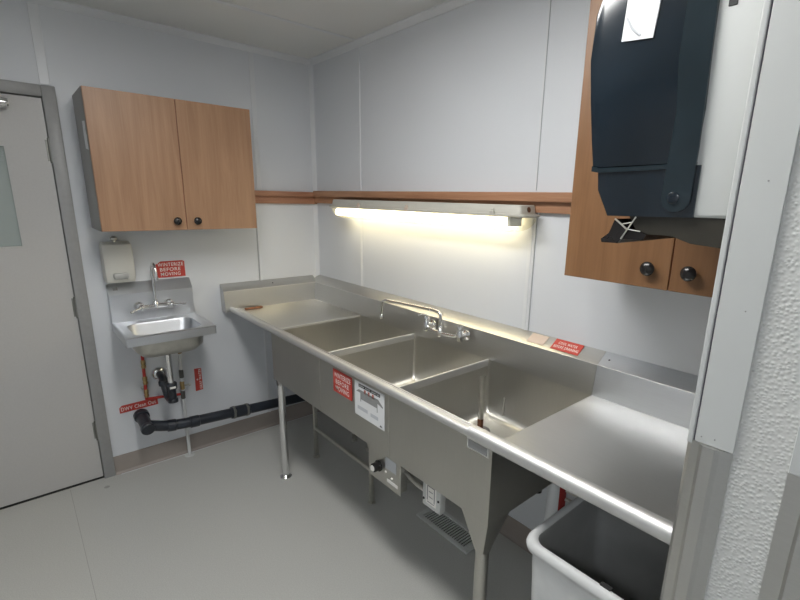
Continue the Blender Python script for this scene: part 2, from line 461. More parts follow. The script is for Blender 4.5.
RC0, RCS = 2.2, 2.514
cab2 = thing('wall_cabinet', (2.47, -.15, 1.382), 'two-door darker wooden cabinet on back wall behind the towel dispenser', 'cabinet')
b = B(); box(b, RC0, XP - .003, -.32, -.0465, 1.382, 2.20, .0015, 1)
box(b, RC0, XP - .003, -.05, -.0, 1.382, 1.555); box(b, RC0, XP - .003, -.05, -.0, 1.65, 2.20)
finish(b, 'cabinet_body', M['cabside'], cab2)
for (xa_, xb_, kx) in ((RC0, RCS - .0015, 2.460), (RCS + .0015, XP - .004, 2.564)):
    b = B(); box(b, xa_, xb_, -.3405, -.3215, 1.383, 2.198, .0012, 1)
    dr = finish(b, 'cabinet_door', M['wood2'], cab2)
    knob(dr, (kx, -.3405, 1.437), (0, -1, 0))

b = B(); box(b, RCS - .0014, RCS + .0014, -.335, -.3205, 1.384, 2.196); finish(b, 'edge_banding', M['gap'], cab2)
# ---------------------------------------------------------------- soap dispenser
s = thing('soap_dispenser', (.05, -1.21, 1.137), 'cream wall soap dispenser above the left end of hand sink', 'soap dispenser')
b = B(); 
rs = []
for z, x, i in ((1.137, .085, .004), (1.16, .095, 0), (1.30, .085, 0), (1.335, .080, .002), (1.348, .060, .008)):
    rs.append([(0, -1.285 + i, z), (x - .02, -1.285 + i, z), (x - .006, -1.281 + i, z), (x, -1.265 + i, z), (x, -1.165 - i, z), (x - .006, -1.149 - i, z), (x - .02, -1.145 - i, z), (0, -1.145 - i, z)])
loft(b, rs, True, True)
finish(b, 'dispenser_body', plain('cream_plastic', (.60, .59, .54), .35, var=.02), s, True)
b = B(); box(b, .075, .112, -1.252, -1.180, 1.156, 1.190, .012, 3); finish(b, 'push_lever', M['greyplastic'], s, True)
b = B(); lathe(b, [(.008, 0), (.008, .010), (.017, .014), (.016, .026), (.005, .032)], (.045, -1.22, 1.346), (0, 0, 1), 16); finish(b, 'lock_knob', M['dull'], s, True)

# ---------------------------------------------------------------- hand sink
h = thing('hand_sink', (.2, -1.07, .86), 'small stainless hand sink mounted on the left wall', 'sink')
HY0, HY1, HX, HZ = -1.282, -.860, .43, .912
b = B()
prism(b, [(0, 1.122), (.004, 1.122), (.054, 1.066), (.054, HZ - .02), (.05, HZ - .02), (0, HZ - .02)], 'y', HY0 + .003, HY1 - .003)
finish(b, 'backsplash', M['steel2'], h)
# deck with rolled apron and basin well
b = B()
outer = rrect(.03, HX, HY0, HY1, .008, 3); 
L = []
def loop(x0, x1, y0, y1, r, z, n=6): return [(p[0], p[1], z) for p in rrect(x0, x1, y0, y1, r, n)]
n = 6
L.append(loop(.034, HX - .004, HY0 + .004, HY1 - .004, .008, HZ - .042))
L.append(loop(.03, HX, HY0, HY1, .010, HZ - .042))
L.append(loop(.03, HX, HY0, HY1, .010, HZ + .000))
L.append(loop(.034, HX - .005, HY0 + .005, HY1 - .005, .010, HZ + .004))
L.append(loop(.045, HX - .022, HY0 + .022, HY1 - .022, .010, HZ + .001))
L.append(loop(.118, HX - .044, HY0 + .050, HY1 - .050, .055, HZ - .002))
L.append(loop(.124, HX - .050, HY0 + .056, HY1 - .056, .052, HZ - .012))
L.append(loop(.130, HX - .058, HY0 + .064, HY1 - .064, .050, HZ - .10))
L.append(loop(.150, HX - .080, HY0 + .085, HY1 - .085, .045, HZ - .128))
L.append(loop(.21, HX - .15, HY0 + .17, HY1 - .17, .03, HZ - .134))
loft(b, L, False, True)
finish(b, 'basin', M['steel2'], h, True, angle=50)
b = B()
L = [loop(.108, HX - .036, HY0 + .042, HY1 - .042, .055, HZ - .006),
     loop(.112, HX - .044, HY0 + .050, HY1 - .050, .055, HZ - .10),
     loop(.14, HX - .072, HY0 + .078, HY1 - .078, .055, HZ - .135),
     loop(.2, HX - .14, HY0 + .15, HY1 - .15, .03, HZ - .142)]
loft(b, L, False, True)
finish(b, 'basin_underside', M['dull'], h, True, angle=60)
# faucet
fy = -1.072
b = B()
tube(b, [(.10, fy - .085, .992), (.10, fy + .085, .992)], .015, 14)
for q in (-.075, .075): 
    lathe(b, [(.026, 0), (.024, .006), (.017, .012), (.017, .05)], (.054, fy + q, .992), (1, 0, 0), 18)
lathe(b, [(.017, 0), (.017, .03), (.011, .038)], (.10, fy, .982), (0, 0, 1), 18)
fc = finish(b, 'faucet', M['chrome'], h, True)
arc = [(.10, fy, 1.0), (.10, fy, 1.175)] + [(.145 - .045 * math.cos(t), fy, 1.185 + .05 * math.sin(t)) for t in [PI * k / 10 for k in range(11)]] + [(.190, fy, 1.155)]
b = B(); tube(b, arc, .0075, 14, 0); lathe(b, [(.0095, 0), (.0095, .018)], (.190, fy, 1.150), (0, 0, 1), 14)
finish(b, 'spout', M['chrome'], fc, True)
for q, dy in ((-1, -.05), (1, .052)):
    b = B(); lathe(b, [(.019, 0), (.019, .02), (.013, .03), (.005, .034)], (.113, fy + q * .075, .992), (1, 0, .25), 16)
    tube(b, [(.138, fy + q * .075, 1.0), (.155, fy + q * .085, 1.0), (.178, fy + q * .085 + dy, .986 if q < 0 else 1.0)], .0065, 10, .01)
    finish(b, 'tap_handle', M['chrome'], fc, True)
b = B(); lathe(b, [(.028, 0), (.026, .012), (.018, .022), (.0165, .03), (.0165, .24)], (.235, -1.07, .778), (0, 0, -1), 20)
finish(b, 'tailpiece', M['chrome'], h, True)
b = B()
tube(b, [(.235, -1.07, .575), (.235, -1.07, .465), (.16, -1.075, .455), (.12, -1.08, .50), (.10, -1.08, .56), (.0, -1.081, .56)], .021, 16, .045)
lathe(b, [(.026, 0), (.029, .004), (.029, .034), (.024, .04)], (.235, -1.07, .535), (0, 0, 1), 18)
lathe(b, [(.022, 0), (.026, .004), (.026, .02)], (.235, -1.07, .478), (0, 0, -1), 18)
lathe(b, [(.027, 0), (.028, .022), (.024, .03)], (.105, -1.081, .52), (0, 0, 1), 16)
tr = finish(b, 'trap', M['abs'], h, True)
b = B(); plate(b, (.2585, -1.085, .546), (0, 1, 0), (0, 0, 1), (1, 0, 0), [(0, 0), (.03, 0), (.03, .012), (0, .012)], .0055); finish(b, 'trap_label', M['white'], tr)
b = B(); lathe(b, [(.042, 0.001), (.040, .008), (.028, .018), (.022, .02)], (0, -1.081, .56), (1, 0, 0), 24); finish(b, 'escutcheon', M['chrome'], h, True)
b = B(); box(b, .0535, .0555, HY0 + .035, HY0 + .06, 1.03, 1.045)
b.free()
b = B(); plate(b, (.0295, HY0 + .028, 1.0935), (0, 1, 0), (-.67, 0, .74), (.74, 0, .67), [(0, -.008), (.022, -.008), (.022, .012), (0, .012)], .001); finish(b, 'maker_badge', M['greyink'], h)

# supply lines beneath the hand sink
wp = thing('supply_pipe', (.03, -1.165, .40), 'red hot water line with brass fittings below the hand sink', 'pipe')
b = B(); tube(b, [(.03, -1.155, .80), (.03, -1.165, .45), (.03, -1.165, .428)], .0085, 12, .01); finish(b, 'pipe_run', M['redpipe'], wp, True)
b = B(); tube(b, [(.03, -1.17, .430), (.03, -.985, .411)], .008, 12, 0); finish(b, 'cross_run', M['redpipe'], wp, True)
for z in (.645, .545, .465):
    b = B(); lathe(b, [(.010, 0), (.0125, .004), (.0125, .016), (.010, .02), (.0125, .026), (.0125, .044), (.009, .05)], (.03, -1.158 - (.68 - z) * .02, z - .025), (0, 0, 1), 10); finish(b, 'fitting', M['brass'], wp, True)
b = B(); box(b, .002, .032, -1.182, -1.150, .490, .505, .002); finish(b, 'pipe_clip', M['dull'], wp)
wp = thing('supply_pipe', (.05, -.975, 0), 'white water line standing on floor under hand sink, grey fittings on top', 'pipe')
b = B(); tube(b, [(.05, -.966, .76), (.05, -.975, .40), (.05, -.975, .005)], .0095, 12, .01); finish(b, 'pipe_run', plain('white_tubing', (.66, .67, .67), .35), wp, True)
for z, m in ((.70, 'brass'), (.545, 'greypipe'), (.47, 'brass'), (.41, 'greypipe')):
    b = B(); lathe(b, [(.009, 0), (.0125, .004), (.0125, .05), (.009, .054)], (.05, -.968 - (.7 - z) * .025, z - .025), (0, 0, 1), 10); finish(b, 'fitting', M[m], wp, True)
b = B(); tube(b, [(.05, -.97, .472), (.05, -.935, .468)], .005, 8, 0); lathe(b, [(.009, 0), (.009, .006)], (.05, -.935, .468), (0, 1, 0), 10); finish(b, 'valve_handle', M['dull'], wp, True)
b = B(); lathe(b, [(.03, 0), (.028, .004), (.012, .008)], (.05, -.975, 0.0005), (0, 0, 1), 18); finish(b, 'foot_flange', M['white_pl'], wp, True)

# big black drain
dp = thing('drain_pipe', (.13, -.7, .18), 'thick black plastic drain pipe running from left wall to the long sink', 'pipe')
b = B(); tube(b, [(.12, -1.195, .305), (.125, -1.10, .272), (.135, -1.0, .262), (.145, -.55, .240), (.17, -.10, .225)], .031, 20, .06)
finish(b, 'pipe_run', M['abs'], dp, True)
b = B(); tube(b, [(.002, -1.20, .330), (.16, -1.198, .300)], .032, 22, 0)
lathe(b, [(.040, 0), (.040, .03), (.034, .034)], (.002, -1.20, .330), (1, 0, -.19), 22)
lathe(b, [(.033, 0), (.036, .004), (.036, .028), (.032, .032)], (.14, -1.1982, .3038), (1, .01, -.19), 22)
finish(b, 'tee_fitting', M['abs'], dp, True)
b = B(); lathe(b, [(.031, 0), (.035, .003), (.035, .05), (.031, .053)], (.1372, -.975, .2605), (.02, 1, -.05), 20); finish(b, 'elbow_collar', M['abs'], dp, True)
b = B(); lathe(b, [(.031, 0), (.035, .003), (.035, .045), (.031, .048)], (.1255, -1.095, .2715), (.1, 1, -.1), 20); finish(b, 'elbow_collar', M['abs'], dp, True)
b = B(); lathe(b, [(.033, 0), (.038, .004), (.038, .115), (.033, .12)], (.1408, -.735, .2492), (.022, 1, -.049), 22)
cp = finish(b, 'rubber_coupling', M['abs'], dp, True)
for q in (.012, .095):
    b = B(); lathe(b, [(.0385, 0), (.0405, .001), (.0405, .013), (.0385, .014)], (.1408 + q * .022, -.735 + q, .2492 - q * .049), (.022, 1, -.049), 22)
    box(b, .172, .186, -.735 + q - .0, -.735 + q + .014, .262, .28, .002); finish(b, 'clamp_band', M['band'], cp, True)

# ---------------------------------------------------------------- wall signs
def sign(name, o, u, v, n, pts, mat, label, lines, cat='sign', letter='white', group=None):
    ctr = Vector(o)
    t = thing(name, ctr, label, cat, group)
    b = B(); plate(b, o, u, v, n, pts, .0012); finish(b, 'panel', mat, t)
    for s_, x, y, w_, h_ in lines:
        text('lettering', s_, Vector(o) + Vector(u).normalized() * x + Vector(v).normalized() * y + Vector(n).normalized() * .0012, u, v, w_, h_, M[letter], t, .009)
    return t
sw, sh = .152, .094
sign('warning_sign', (0.0005, -1.031, 1.131), (0, 1, 0), (0, 0, 1), (1, 0, 0), [(0, 0), (sw, 0), (sw, sh - .006), (sw - .012, sh), (.028, sh), (0, sh - .018)], M['red'],
     'red winterize before moving sign on wall behind the hand sink spout', [('WINTERIZE', .010, .064, .134, .020), ('BEFORE', .020, .036, .108, .020), ('MOVING', .022, .009, .104, .020)])
sign('warning_sign', (0.0005, -1.301, .366), (0, 1, .02), (0, -.02, 1), (1, 0, 0), [(0, 0), (.197, 0), (.197, .045), (.015, .045), (0, .032)], M['red'],
     'narrow red clean-out tag above the black pipe stub', [('DWV Clean Out', .008, .010, .178, .023)])
t = sign('warning_sign', (0.0005, -.889, .394), (0, 1, 0), (0, 0, 1), (1, 0, 0), [(0, 0), (.043, .004), (.043, .146), (.002, .150)], M['red'],
     'small upright red gray-water tag on left wall beside the pipes', [])
text('lettering', 'GRAY WATER', (.0018, -.850, .404), (0, 0, 1), (0, -1, 0), .135, .014, M['white'], t, .01)
text('lettering', '+', (.0018, -.880, .464), (0, 1, 0), (0, 0, 1), .012, .012, M['white'], t, .01)

# ---------------------------------------------------------------- three-compartment sink
XE = XP - .006
S = thing('compartment_sink', (1.4, -.33, 0), 'long stainless three-bowl sink with drainboards along the back wall', 'sink')
# splash: along the back wall and returning along the left wall
prof = [(0, ZS), (-.004, ZS), (-SP, ZS - .032), (-SP, ZT - .004), (-SP + .004, ZT - .004), (-SP + .004, ZS - .036), (0, ZS - .012)]
b = B()
prism(b, [(-.001, ZS), (-.003, ZS), (-SC, ZS - .040), (-SP, ZT - .001), (-SP, ZT - .01), (-.001, ZT - .01)], 'x', 0.001, BX[3])
tube(b, [(.063, -SC, ZS - .0405), (BX[3], -SC, ZS - .0405)], .0016, 8, 0, mi=1)  # paler bead added along the crease to draw its highlight
finish(b, 'back_splash', [M['steel'], M['roll']], S, True)
b = B()
prism(b, [(-.001, ZS), (-.003, ZS), (-SC, ZS - .040), (-SP, ZT - .001), (-SP, ZT - .01), (-.001, ZT - .01)], 'x', BX[3] + .001, XE)
tube(b, [(BX[3] + .001, -SC, ZS - .0405), (XE, -SC, ZS - .0405)], .0018, 8, 0, mi=1)  # added highlight bead on the right-hand crease
finish(b, 'back_splash', [M['steel2'], M['roll']], S, True, label='splash behind the right drainboard')
b = B()
prism(b, [(0.0015, ZS + .0004), (.003, ZS + .0004), (SC, ZS - .0396), (SP, ZT - .001), (SP, ZT - .01), (0.0015, ZT - .01)], 'y', -.690, -SP + .03)
tube(b, [(SC, -.690, ZS - .0402), (SC, -SC, ZS - .0402)], .0016, 8, 0, mi=1)  # crease highlight of the side splash, added as a pale bead
tube(b, [(SP, -.640, ZT + .001), (SP, -SP, ZT + .001)], .0012, 8, 0, mi=1)
finish(b, 'side_splash', [M['steel'], M['roll']], S, True)
# drainboards
b = B(); box(b, SP - .002, BX[0], YI - .03, -SP + .002, ZT - .012, ZT, .001, 1); finish(b, 'left_drainboard', M['steel'], S)
b = B(); box(b, BX[3], XE, YI - .03, -SP + .002, ZT - .012, ZT, .001, 1)
finish(b, 'right_drainboard', M['steel'], S)
# bowls
for i in range(3):
    x0, x1 = BX[i] + .004, BX[i + 1] - .004
    if i == 2: x1 = BX[3] - .001
    if i == 0: x0 = BX[0] + .001
    ya, yb = YI, -SP - .0008
    b = B(); zb = .640
    def lp(ins, r, z): return [(p[0], p[1], z) for p in rrect(x0 + ins, x1 - ins, ya + ins, yb - ins, r, 5)]
    L = [lp(0, .006, ZT - .001), lp(0, .006, ZT - .02), lp(0, .014, zb + .05), lp(.004, .018, zb + .028), lp(.014, .022, zb + .011), lp(.030, .026, zb + .002), lp(.05, .03, zb)]
    loft(b, L, False, True)
    bw = finish(b, 'bowl', M['bowl'], S, True, angle=60)
    b = B(); lathe(b, [(.045, 0), (.043, .004), (.030, .002), (.028, -.002)], ((x0 + x1) / 2 if i < 2 else 1.80, -.27 if i < 2 else -.236, zb + .001), (0, 0, 1), 24)
    finish(b, 'drain_ring', M['chrome'], bw, True)
# dividers
for x in BX[1:3]:
    b = B(); box(b, x - .0045, x + .0045, YI, -SP, ZT - .03, ZT + .003, .003, 3); finish(b, 'divider_cap', M['roll'], S, True)
b = B(); box(b, BX[0] - .0005, BX[0] + .003, YI, -SP, ZT - .012, ZT + .0015, .001, 2); finish(b, 'bowl_edge_bead', M['roll'], S, True)
# body skirts
b = B()
box(b, BX[0] - .002, BX[3] + .002, YB, YB + .004, .622, .905)
finish(b, 'front_panel', M['steel_v'], S)
b = B(); prism(b, [(YB + .004, .622), (YB + .004, ZT - .012), (-.02, ZT - .012), (-.02, .66), (-.12, .622)], 'x', BX[3] - .001, BX[3] + .002); finish(b, 'side_panel', M['steel_v'], S)
b = B(); prism(b, [(YB + .004, .622), (YB + .004, ZT - .012), (-.02, ZT - .012), (-.02, .66), (-.12, .622)], 'x', BX[0] - .002, BX[0] + .0005); finish(b, 'side_panel', M['steel_v'], S)
b = B(); box(b, BX[0] - .001, BX[3] + .001, YB + .003, -.02, .622, .627); finish(b, 'underside', M['dull'], S)
# weld seams on the front
for x in (BX[1], BX[2]):
    b = B(); box(b, x - .003, x + .003, YB - .0012, YB, .625, .89, .0005, 1); finish(b, 'weld_seam', M['dull'], S)
# rolled front rim
rc = (-.649, .909)
b = B()
tube(b, [(.012, -.651, .907), (2.115, -.651, .907)], .0155, 24, 0)
box(b, .06, 2.115, -.645, YI + .002, ZT - .006, ZT + .003, .002, 2)
tube(b, [(.08, -.6285, .909), (2.115, -.6285, .909)], .0058, 12, 0)
tube(b, [(.08, -.610, .906), (2.115, -.610, .906)], .0038, 10, 0)
finish(b, 'front_rim', M['roll'], S, True)
b = B()
tube(b, [(2.115, -.644, .907), (XE, -.644, .907)], .0235, 28, 0)
box(b, 2.115, XE, -.640, YI + .004, ZT - .010, ZT + .003, .002, 2)
tube(b, [(2.115, -.606, .904), (XE, -.606, .904)], .0035, 10, 0)
finish(b, 'front_rim', M['roll'], S, True, label='thicker rolled rim of the right drainboard')
# legs
def foot(b, x, y, r=.018):
    lathe(b, [(.034, 0.0005), (.034, .006), (.019, .018), (r * .9, .03), (r * .9, .05)], (x, y, 0), (0, 0, 1), 20)
def gusset(b, xa, xb, ya, yb, x, y, r, zt, zb_):
    top = []; bot = []
    n = 24
    for k in range(n):
        t = 2 * PI * k / n; c, s_ = math.cos(t), math.sin(t)
        m_ = max(abs(c), abs(s_))
        top.append(((xa + xb) / 2 + c / m_ * (xb - xa) / 2, (ya + yb) / 2 + s_ / m_ * (yb - ya) / 2, zt))
        bot.append((x + c * r, y + s_ * r, zb_))
    loft(b, [top, bot], True, True)
for (x, y, big) in ((.655, -.615, 0), (2.150, -.600, 1), (.72, -.06, 0), (2.70, -.05, 2)):
    b = B()
    if big == 2:
        tube(b, [(x, y, ZT - .013), (x, y, .5)], .021, 20, 0)
    elif big:
        gusset(b, x - .058, BX[3] + .002, (YB if y < -.3 else -.13), (YB + .11 if y < -.3 else -.03), x, y, .027, .624, .475)
    else:
        gusset(b, x - .017, x + .045, (YB + .001 if y < -.3 else -.12), (YB + .06 if y < -.3 else -.03), x, y, .022, .624, .58)
    tube(b, [(x, y, .5 if big else .615), (x, y, .03)], .0235 if big else .021, 20, 0)
    foot(b, x, y, .021)
    finish(b, 'leg', M['steel_v'] if big else M['chrome'] if y < -.3 else M['dull'], S, True)
# faucet
F = -SP
b = B()
yv = -.122
tube(b, [(1.315, yv, 1.0), (1.33, yv, .978), (1.37, yv, .972), (1.45, yv, .972), (1.52, yv, .978), (1.55, yv, .995)], .0085, 14, .02)
for x, z in ((1.315, .985), (1.55, .985)):
    lathe(b, [(.026, 0), (.024, .006), (.014, .012), (.013, .045)], (x, F, z), (0, -1, 0), 20)
    lathe(b, [(.015, -.022), (.016, -.016), (.016, .018), (.012, .024), (.012, .034), (.016, .038), (.014, .05), (.004, .054)], (x, yv, z), (0, 0, 1), 18)
lathe(b, [(.012, -.02), (.014, -.014), (.014, .012), (.010, .018), (.013, .026), (.010, .034)], (1.415, yv, .975), (0, 0, 1), 18)
fc = finish(b, 'faucet', M['chrome'], S, True)
b = B(); tube(b, [(1.415, yv, 1.0), (1.415, yv, 1.072), (1.37, yv - .004, 1.078), (1.01, yv - .03, 1.068), (.985, yv - .032, 1.055), (.978, yv - .032, .975)], .0085, 14, .028)
lathe(b, [(.010, 0), (.0115, .004), (.0115, .02), (.009, .024)], (.978, yv - .032, .958), (0, 0, 1), 14)
finish(b, 'spout', M['chrome'], fc, True)
for x, dx in ((1.315, -.0), (1.55, .045)):
    b = B(); tube(b, [(x, yv, 1.036), (x + dx * .3, yv - .018, 1.046), (x + dx, yv - .055 + abs(dx) * .5, 1.05)], [.008, .0055], 10, .01); finish(b, 'tap_handle', M['chrome'], fc, True)
# bowl 3: overflow holder tubes and plate under the rim
for x, y, z0_, z1_ in ((1.80, -.083, .665, .745), (1.645, -.086, .645, .745)):
    b = B(); tube(b, [(x, y, z0_), (x, y, z1_), (x, -.079, z1_ + .006)], .004, 10, .004); finish(b, 'wall_bracket', M['dull'], S, True)
b = B(); box(b, 2.105, 2.195, YB - .0035, YB, .852, .888, .001, 1); pl = finish(b, 'maker_plate', M['chrome'], S)
b = B(); box(b, 2.111, 2.189, YB - .0042, YB - .0034, .857, .883); finish(b, 'plate_face', M['greyink'], pl)
b = B(); lathe(b, [(.005, 0), (.004, .002), (.001, .003)], (.033, -.36, 1.0405), (.56, 0, .83), 10); finish(b, 'splash_screw', M['groove'], S, True); b = B(); lathe(b, [(.0042, 0), (.003, .0015), (.001, .002)], (2.234, -.032, 1.0405), (0, -.56, .83), 10)
finish(b, 'splash_screw', M['groove'], S, True)

# things on / in the sink
b = B(); 
prev = .641
o = thing('overflow_pipe', (1.80, -.236, .641), 'upright steel overflow tube with rusty foot in the right bowl', 'pipe')
b = B()
for r0, r1, z0_, z1_ in ((.0125, .0125, .70, .895),):
    lathe(b, [(r0, z0_), (r1, z1_), (r1 - .002, z1_), (r1 - .003, z1_ - .05)], (1.80, -.236, 0), (0, 0, 1), 20)
finish(b, 'tube', M['dull'], o, True)
b = B(); lathe(b, [(.021, .643), (.019, .650), (.0125, .656), (.0128, .70)], (1.80, -.236, 0), (0, 0, 1), 20); finish(b, 'rusty_foot', M['rust'], o, True)
b = B(); box(b, .105, .128, -.585, -.475, ZT + .0005, ZT + .010, .002, 2); finish(b, 'scrap_block', M['brown'], None, True, label='small brown strip lying against splash of left drainboard', cat='scrap')

# stickers on the front of the sink
yf = YB - .0015
t = sign('sticker', (1.295, yf, .772), (1, 0, 0), (0, 0, 1), (0, -1, 0), [(0, 0), (.150, 0), (.150, .105), (0, .105)], M['red'],
     'red winterize before moving sticker on sink front left of the white sheet', [('WINTERIZE', .010, .071, .130, .022), ('BEFORE', .022, .041, .104, .021), ('MOVING', .020, .011, .108, .022)], 'sticker')
t = thing('instruction_sheet', (1.565, yf, .737), 'white instruction sheet with a sink diagram taped to sink front', 'sheet')
b = B(); X0, X1, Z0, Z1 = 1.467, 1.672, .727, .878
plate(b, (X0, yf, Z0), (1, 0, 0), (0, 0, 1), (0, -1, 0), [(0, 0), (X1 - X0, 0), (X1 - X0, Z1 - Z0), (0, Z1 - Z0)], .0008)
finish(b, 'paper', M['paper'], t)
def ink(nm, pts, mat):
    b = B(); plate(b, (X0, yf - .0008, Z0), (1, 0, 0), (0, 0, 1), (0, -1, 0), pts, .0004); return finish(b, nm, mat, t)
W_, H_ = X1 - X0, Z1 - Z0
def R(a, b_, c, d): return [(a * W_, b_ * H_), (c * W_, b_ * H_), (c * W_, d * H_), (a * W_, d * H_)]
hd = ink('title_bar', R(.14, .86, .86, .95), M['ink'])
ink('diagram', [(.05 * W_, .70 * H_), (.20 * W_, .70 * H_), (.20 * W_, .45 * H_), (.22 * W_, .45 * H_), (.22 * W_, .52 * H_), (.76 * W_, .52 * H_), (.76 * W_, .40 * H_), (.78 * W_, .40 * H_), (.78 * W_, .66 * H_), (.95 * W_, .60 * H_), (.95 * W_, .64 * H_), (.80 * W_, .78 * H_), (.15 * W_, .78 * H_)], M['greyink'])
for a in (.33, .46, .60): ink('arrow', R(a, .72, a + .06, .84), M['redink'])
text('title_lettering', 'WASH  RINSE  SANITIZE', (X0 + .16 * W_, yf - .0012, Z0 + .88 * H_), (1, 0, 0), (0, 0, 1), .68 * W_, .05 * H_, M['paper'], t)
ink('text_block', R(.10, .20, .45, .30), M['paleink']); ink('text_block', R(.55, .18, .80, .28), M['paleink'])
ink('corner_mark', [(.85 * W_, .05 * H_), (.94 * W_, .05 * H_), (.88 * W_, .10 * H_)], M['ink'])
# stickers on the sloped splash top
sl = Vector((0, SC - .003, .040)).normalized(); nn = Vector((0, -sl.z, sl.y))
def slope(x, d): return Vector((x, -SC, ZS - .040)) + sl * d + nn * .0006
sign('sticker', slope(1.99, .014), (1, 0, 0), sl, nn, [(0, 0), (.125, 0), (.125, .056), (0, .056)], M['red'],
     'red sticker with two lines of lettering on the splash ledge', [('COOL WATER', .020, .031, .085, .013), ('BEFORE DRAINING', .008, .011, .110, .013)], 'sticker')
b = B(); plate(b, slope(1.872, .016), (1, 0, 0), sl, nn, [(0, 0), (.082, 0), (.084, .050), (.002, .050)], .0008)
finish(b, 'sticker', M['faded'], None, label='faded pinkish blank sticker left of the red splash sticker', cat='sticker')

# ---------------------------------------------------------------- under the sink
st = thing('support_stand', (.87, -.22, 0), 'low tube frame standing under the left and middle bowls', 'stand')
for x, y in ((.573, -.37), (1.178, -.37), (.553, -.075), (1.16, -.075)):
    if x < .6: pass
    b = B(); box(b, x - .011, x + .011, y - .011, y + .011, .008, .600 if x > .6 else .600, .002, 2)
    lathe(b, [(.022, 0.0005), (.022, .006), (.011, .012)], (x, y, 0), (0, 0, 1), 14)
    finish(b, 'post', M['dull'], st, True)
for y in (-.37, -.075):
    b = B(); box(b, .573, 1.178, y - .010, y + .010, .192, .212, .002, 2); finish(b, 'rail', M['dull'], st, True)
for x in (.563, 1.169):
    b = B(); box(b, x - .009, x + .009, -.37, -.075, .575, .593, .002, 2); finish(b, 'rail', M['dull'], st, True)

cb = thing('control_box', (1.64, -.58, .462), 'metal heater control box with black dial hanging under middle bowl', 'control box')
b = B(); box(b, 1.545, 1.735, -.622, -.585, .468, .6215, .002, 2); finish(b, 'box_body', M['dull'], cb, True)
b = B(); box(b, 1.538, 1.742, -.626, -.6225, .462, .6215, .001, 1); finish(b, 'face_plate', M['steel_v'], cb)
b = B(); lathe(b, [(.024, 0), (.024, .006), (.019, .010), (.019, .030), (.016, .033)], (1.600, -.626, .533), (0, -1, 0), 20); kb = finish(b, 'dial', M['black'], cb, True)
b = B(); lathe(b, [(.013, 0), (.013, .002)], (1.600, -.659, .533), (0, -1, 0), 18); finish(b, 'dial_cap', M['white'], kb, True)
for x, z in ((1.648, .528), (1.688, .515)):
    b = B(); lathe(b, [(.005, 0), (.005, .004), (.002, .006)], (x, -.626, z), (0, -1, 0), 10); finish(b, 'indicator', M['white'], cb, True)
b = B(); box(b, 1.655, 1.725, -.6268, -.626, .486, .500); finish(b, 'label_strip', M['white'], cb)
b = B(); box(b, 1.645, 1.715, -.6268, -.626, .545, .595); finish(b, 'label_plate', M['paleink'], cb)
b = B(); tube(b, [(1.730, -.595, .56), (1.80, -.60, .545), (1.875, -.605, .550)], .010, 12, .02); finish(b, 'conduit', M['dull'], cb, True)

jb = thing('junction_box', (1.91, -.58, .50), 'small grey electrical box with white label hanging under right bowl', 'box')
b = B(); box(b, 1.868, 1.962, -.622, -.592, .502, .6215, .004, 2); finish(b, 'box_body', M['grille'], jb, True)
b = B(); box(b, 1.889, 1.942, -.6236, -.622, .520, .600); lb = finish(b, 'label_plate', M['white'], jb)
b = B()
for (a, c, e, f) in ((1.895, 1.936, .592, .596), (1.895, 1.899, .535, .592), (1.932, 1.936, .535, .592), (1.905, 1.926, .55, .553), (1.905, 1.926, .572, .575), (1.897, 1.934, .527, .530)):
    box(b, a, c, -.6242, -.6236, e, f)
finish(b, 'label_print', M['greyink'], lb)
b = B()
b.free()
for x, z in ((1.876, .53), (1.954, .555)):
    b = B(); lathe(b, [(.005, 0), (.004, .003)], (x, -.622, z), (0, -1, 0), 10); finish(b, 'screw', M['ink'], jb, True)

g = thing('floor_register', (1.6, -.185, 0), 'slotted grey vent register lying on floor under the sink', 'vent')
GX0, GX1, GY0, GY1 = 1.415, 1.775, -.255, -.120
b = B()
for (a, c, e, f) in ((GX0, GX1, GY0, GY0 + .022), (GX0, GX1, GY1 - .022, GY1), (GX0, GX0 + .03, GY0 + .022, GY1 - .022), (GX1 - .03, GX1, GY0 + .022, GY1 - .022)):
    box(b, a, c, e, f, .001, .012, .002, 1)
finish(b, 'frame', M['grille'], g)
b = B(); box(b, GX0 + .02, GX1 - .02, GY0 + .015, GY1 - .015, .0008, .002); finish(b, 'backing', M['dark'], g)
b = B(); n = 20
for k in range(n):
    x = GX0 + .034 + (GX1 - GX0 - .072) * k / (n - 1)
    box(b, x, x + .006, GY0 + .02, GY1 - .02, .004, .010)
finish(b, 'louvre', M['grille'], g)

# white standing pipe with red tag behind the bin
wpp = thing('standing_pipe', (2.125, -.15, 0), 'fat pale pipe with a red tag behind the white bin', 'pipe')
b = B(); tube(b, [(2.128, -.15, .56), (2.128, -.15, .002)], .031, 20, 0)
b.free()
b = B(); tube(b, [(2.135, -.135, .618), (2.135, -.135, .002)], .038, 22, 0); finish(b, 'pipe_run', M['batten'], wpp, True)
b = B()
for k in range(6):
    pass
rs0 = []; 
for z in (.30, .60):
    l = []
    for k in range(7):
        t = math.radians(-45 + k * 9); l.append((2.135 + .0388 * math.cos(t), -.135 + .0388 * math.sin(t), z))
    for k in range(6, -1, -1):
        t = math.radians(-45 + k * 9); l.append((2.135 + .0378 * math.cos(t), -.135 + .0378 * math.sin(t), z))
    rs0.append(l)
loft(b, rs0, True, True); finish(b, 'red_tag', M['darkred'], wpp, label='long red tag')
b = B(); tube(b, [(2.105, -.15, .54), (2.07, -.16, .53), (2.065, -.165, .47)], .014, 14, .015); lathe(b, [(.018, 0), (.018, .02)], (2.065, -.165, .455), (0, 0, 1), 14); finish(b, 'valve', M['black'], wpp, True)
b = B(); tube(b, [(2.17, -.13, .50), (2.74, -.10, .50)], .008, 10, 0); tube(b, [(2.17, -.13, .46), (2.74, -.10, .46)], .008, 10, 0); finish(b, 'side_line', M['dull'], wpp, True)

